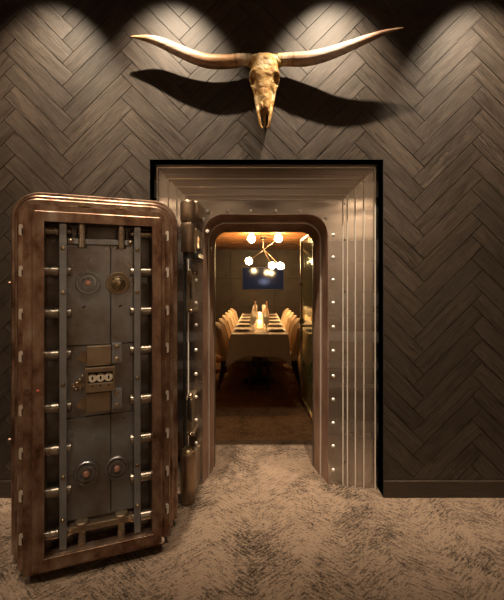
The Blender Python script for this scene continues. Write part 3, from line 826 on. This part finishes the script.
# chairs
def make_chair():
    t = thing('dining_chair', '', 'chair', group='cream dining chairs along both sides of the table')
    # local: sits facing +x, back at -x
    bm = bmesh.new(); box(bm, -.20, .22, -.215, .215, .385, .455)
    link('seat', bm, M['chair'], t, bevel=.028, segs=4)
    bm = bmesh.new(); n = 18; inn = []; out = []
    for j in range(9):
        f = j/8; z = .42 + .47*f; ri, ro = [], []
        for k in range(n+1):
            a = -1+2*k/n
            xb = -.205 - .085*f + .10*abs(a)**2.4*(1-.25*f)
            topd = -.075*abs(a)**2.6*f
            yb = a*(.225-.012*f)
            ri.append(bm.verts.new((xb+.024, yb*.93, z+topd))); ro.append(bm.verts.new((xb-.024, yb, z+topd)))
        inn.append(ri); out.append(ro)
    for rows_ in (inn, out):
        for a, b in zip(rows_, rows_[1:]):
            for k in range(n): bm.faces.new((a[k], a[k+1], b[k+1], b[k]))
    for k in range(n):
        bm.faces.new((inn[-1][k], inn[-1][k+1], out[-1][k+1], out[-1][k])); bm.faces.new((inn[0][k], inn[0][k+1], out[0][k+1], out[0][k]))
    for j in range(8):
        for k in (0, n): bm.faces.new((inn[j][k], inn[j+1][k], out[j+1][k], out[j][k]))
    link('backrest', bm, M['chair'], t, smooth=True, bevel=.010)
    for x in (-.19, .19):
        for y in (-.185, .185):
            bm = bmesh.new(); tube(bm, [(x*.93, y*.93, .41), (x*(1.25 if x < 0 else 1.02), y*1.04, 0)], [.020, .013], 10)
            link('leg', bm, M['darkwood'], t, smooth=True)
    return t
ordn = ['nearest the vault doorway', 'second from the vault doorway', 'third from the vault doorway', 'fourth from the vault doorway', 'fifth from the vault doorway', 'farthest from the vault doorway']
c0 = make_chair(); used = False
CY = [5.58+.59*i for i in range(6)]
for side in (-1, 1):
    for i, y in enumerate(CY):
        c = copy_tree(c0) if used else c0; used = True
        c.location = (TX+side*.318, y, 0); c.rotation_euler = (0, 0, 0 if side < 0 else math.pi)
        c['label'] = 'cream dining chair on the %s side of the table, %s' % ('left' if side < 0 else 'right', ordn[i])

# place settings
def make_plate():
    bm = bmesh.new(); lathe(bm, [(0, .0), (.075, .0), (.085, .004), (.128, .014), (.130, .017), (.084, .008), (.07, .006), (0, .006)], seg=32)
    return link('dinner_plate', bm, M['china'], smooth=True)
def make_napkin():
    bm = bmesh.new(); n = 10
    top, bot = [], []
    for i in range(n+1):
        f = i/n; x = -.105+.21*f; h = .014+.012*math.sin(math.pi*f)+.003*math.sin(9*f)
        top.append([bm.verts.new((x, w, h if abs(w) < .03 else h-.006)) for w in (-.060, -.03, 0, .03, .060)])
        bot.append([bm.verts.new((x, w, 0)) for w in (-.060, -.03, 0, .03, .060)])
    for R_ in (top, bot):
        for a, b in zip(R_, R_[1:]):
            for k in range(4): bm.faces.new((a[k], a[k+1], b[k+1], b[k]))
    for a, b, c, d in zip(top, top[1:], bot, bot[1:]):
        bm.faces.new((a[0], b[0], d[0], c[0])); bm.faces.new((a[4], b[4], d[4], c[4]))
    bm.faces.new(top[0]+bot[0][::-1]); bm.faces.new(top[-1]+bot[-1][::-1])
    return link('folded_napkin', bm, M['napkin'], smooth=True)
def make_glass():
    bm = bmesh.new()
    lathe(bm, [(0, 0), (.033, 0), (.033, .002), (.006, .006), (.004, .02), (.004, .085), (.012, .092), (.034, .115), (.040, .145), (.034, .20), (.0325, .20), (.038, .145), (.032, .117), (.010, .096), (0, .094)], seg=20)
    return link('wine_glass', bm, M['glass'], smooth=True)
pl0, na0, wg0 = make_plate(), make_napkin(), make_glass(); used = False
for side in (-1, 1):
    sd = 'left' if side < 0 else 'right'
    for i, y in enumerate(CY):
        a, b = (pl0, na0) if not used else (pl0.copy(), na0.copy())
        if used: C.objects.link(a); C.objects.link(b)
        a.location = (TX+side*.235, y, TZ+.005); b.location = (TX+side*.235, y, TZ+.0125)
        tag(a, 'white dinner plate on the %s side of the table, %s' % (sd, ordn[i]), 'plate', 'dinner plates on the ivory cloth')
        tag(b, 'dark folded napkin on the %s side plate %s' % (sd, ordn[i]), 'napkin', 'dark napkins on the plates')
        for q, (dx, dy) in enumerate(((.10, -.10), (.085, .06))):
            w = wg0 if (not used and q == 0) else wg0.copy()
            if not (not used and q == 0): C.objects.link(w)
            w.location = (TX+side*dx, y+dy, TZ+.005)
            tag(w, '%s wine glass of the %s place setting %s' % ('front' if q == 0 else 'rear', sd, ordn[i]), 'wine glass', 'wine glasses down the table')
        used = True
# candle lanterns
for i, y in enumerate((5.95, 7.5)):
    t = thing('candle_lantern', ('glowing amber candle in a square glass, nearer the doorway', 'glowing amber candle in a square glass, farther along the table')[i], 'candle', (TX+.005, y, TZ+.005), group='candles down the middle of the table')
    bm = bmesh.new(); w = .045
    for a in ((-w, w, -w, -w+.004), (-w, w, w-.004, w), (-w, -w+.004, -w, w), (w-.004, w, -w, w)): box(bm, *a, 0, .12)
    box(bm, -w, w, -w, w, 0, .006); link('glass_holder', bm, M['glass'], t)
    bm = bmesh.new(); lathe(bm, [(0, .008), (.032, .008), (.032, .075), (.0, .072)], seg=20); link('wax', bm, M['candle'], t, smooth=True)
    bm = bmesh.new(); lathe(bm, [(0, .074), (.007, .080), (.009, .090), (.005, .104), (0, .113)], seg=14); link('flame', bm, M['globe'], t, smooth=True)
for i, (x, y) in enumerate(((-.075, 7.06), (.125, 7.06))):
    bm = bmesh.new(); lathe(bm, [(0, 0), (.045, 0), (.047, .01), (.047, .12), (.035, .18), (.016, .25), (.013, .33), (.016, .335), (.016, .345), (0, .345)], seg=20)
    o = link('water_bottle', bm, surf('pale_bottle_%d' % i, [(.3, (.62, .42, .30)), (.7, (.75, .55, .42))], rough=(.15, .25), bstr=0) if i == 0 else bpy.data.objects['water_bottle'].data.materials[0], smooth=True)
    o.location = (TX+x, y, TZ+.005); tag(o, 'tall tapering bottle %s of the far candle on the table' % ('left', 'right')[i], 'bottle', 'tall bottles on the table')

# chandelier
ch = thing('chandelier', 'branching chandelier with glowing glass globes hanging over the dining table', 'chandelier', (.06, 7.7, DZ))
bm = bmesh.new(); lathe(bm, [(0, 0), (.065, 0), (.065, -.02), (.05, -.03), (0, -.03)], seg=26); link('ceiling_rose', bm, M['black'], ch, smooth=True)
bm = bmesh.new(); cyl(bm, (0, 0, -.03), (0, 0, -.22), .009); link('rod', bm, M['brass'], ch, smooth=True)
def cp(x, y, d): p = px(x, y, d); return p - Vector((.06, 7.7, DZ))
ends = [(cp(249, 261, 7.45), (0, 0, -.20)), (cp(278.5, 238.5, 7.05), (0, 0, -.16)), (cp(272, 265.5, 7.75), (.02, 0, -.22)), (cp(280.5, 266, 7.55), (.02, 0, -.22)), (cp(247, 268, 7.9), (0, 0, -.21)), (cp(255, 262, 7.2), (0, 0, -.19))]
def globe(e, d):
    bm = bmesh.new(); r = .068
    lathe(bm, [(r*math.sin(math.pi*q/12), -r*math.cos(math.pi*q/12)) for q in range(13)], e, 'z', 22); gl = link('glass_globe', bm, M['globe'], ch, smooth='all')
    bm = bmesh.new(); cyl(bm, e-d*.085, e-d*.05, .022, 14); link('socket', bm, M['brass'], gl, smooth=True)
G = [e for e, _ in ends[:4]]; hub = Vector((0, 0, -.215))
for a, b, nm in ((G[0], G[1], 'long_arm'), ):
    d = (b-a).normalized(); bm = bmesh.new(); cyl(bm, a+d*.06, b-d*.06, .009, 12); link(nm, bm, M['iron'], ch, smooth=True)
    globe(a, -d); globe(b, d)
for e in G[2:]:
    d = (e-hub).normalized(); bm = bmesh.new(); cyl(bm, hub, e-d*.06, .009, 12); link('short_arm', bm, M['iron'], ch, smooth=True); globe(e, d)
cl_ = thing('ceiling_light', 'glowing globe light fixed to the copper ceiling left of the chandelier', 'ceiling light', (-.150, 7.05, DZ))
bm = bmesh.new(); lathe(bm, [(0, 0), (.07, 0), (.07, -.012), (.03, -.03), (0, -.03)], seg=26); link('ceiling_rose', bm, M['brass'], cl_, smooth=True)
bm = bmesh.new(); r = .068; lathe(bm, [(r*math.sin(math.pi*q/12), -.030-r-r*math.cos(math.pi*q/12)) for q in range(13)], seg=22); link('glass_globe', bm, M['globe'], cl_, smooth='all')

# ------------------------------------------------------------------ herringbone wall downlights, plus added fill and wall-wash spots (out of frame)
def spot(x, y, z, e, ang, blend, tgt, col=(1, .80, .56), r=.03):
    l = bpy.data.lights.new('downlight_or_fill', 'SPOT'); l.energy = e; l.spot_size = R(ang); l.spot_blend = blend; l.color = col; l.shadow_soft_size = r
    o = bpy.data.objects.new('downlight_or_fill_lamp', l); C.objects.link(o); o.location = (x, y, z)
    o.rotation_euler = (Vector(tgt)-Vector((x, y, z))).to_track_quat('-Z', 'Y').to_euler(); return o
LC = (1, .79, .56)
WS = [(-1.43, 590), (-.62, 620), (.50, 640), (1.49, 600)]
for x, e in WS: spot(x, WY-.65, ZC-.03, e, 54, .95, (x, WY-.65+1.08, ZC-.03-3.08), LC, r=.02)
for x, y, ty, e in ((-1.2, .5, 1.0, 170), (0.0, 1.0, 2.3, 125), (1.5, .4, .4, 45), (-1.3, -1.2, -1.2, 60), (1.3, -1.2, -1.2, 60)): spot(x, y, ZC-.03, e, 66, .8, (x, ty, 0), LC, r=.05)  # added fill spots to brighten the floor, door and doorway
for x, e in ((-2.1, 640), (-.7, 110), (.7, 70), (2.1, 640)): spot(x, -2.6, ZC-.34, e, 80, .9, (x, -2.95, 1.2), LC, r=.05)  # added washers on the unseen back wall, to brighten the steel's reflections
for x in (-2.55, 2.55): spot(x, .6, ZC-.34, 200, 95, .9, (x*1.1, .6, 1.2), LC, r=.05)  # added side wall washers, to brighten reflections in the step edges

# world: dim warm bounce
w = bpy.data.worlds.new('w'); bpy.context.scene.world = w; w.use_nodes = True
w.node_tree.nodes['Background'].inputs[0].default_value = (.5, .42, .34, 1); w.node_tree.nodes['Background'].inputs[1].default_value = .05

# camera
cd = bpy.data.cameras.new('camera'); cam = bpy.data.objects.new('camera', cd); C.objects.link(cam)
cam.location = (0, 0, H); cam.rotation_euler = (R(90), 0, 0)
cd.sensor_fit = 'VERTICAL'; cd.sensor_height = 24; cd.lens = 400/600*24
cd.shift_x = (252-260)/600; cd.shift_y = (282-300)/600
cd.clip_start = .02
sc = bpy.context.scene; sc.camera = cam
sc.view_settings.view_transform = 'Standard'; sc.view_settings.look = 'None'; sc.view_settings.gamma = 1; sc.view_settings.use_curve_mapping = False
sc.view_settings.exposure = 0
sc.cycles.use_denoising = True; sc.cycles.caustics_reflective = False; sc.cycles.max_bounces = 8; sc.cycles.sample_clamp_indirect = 6
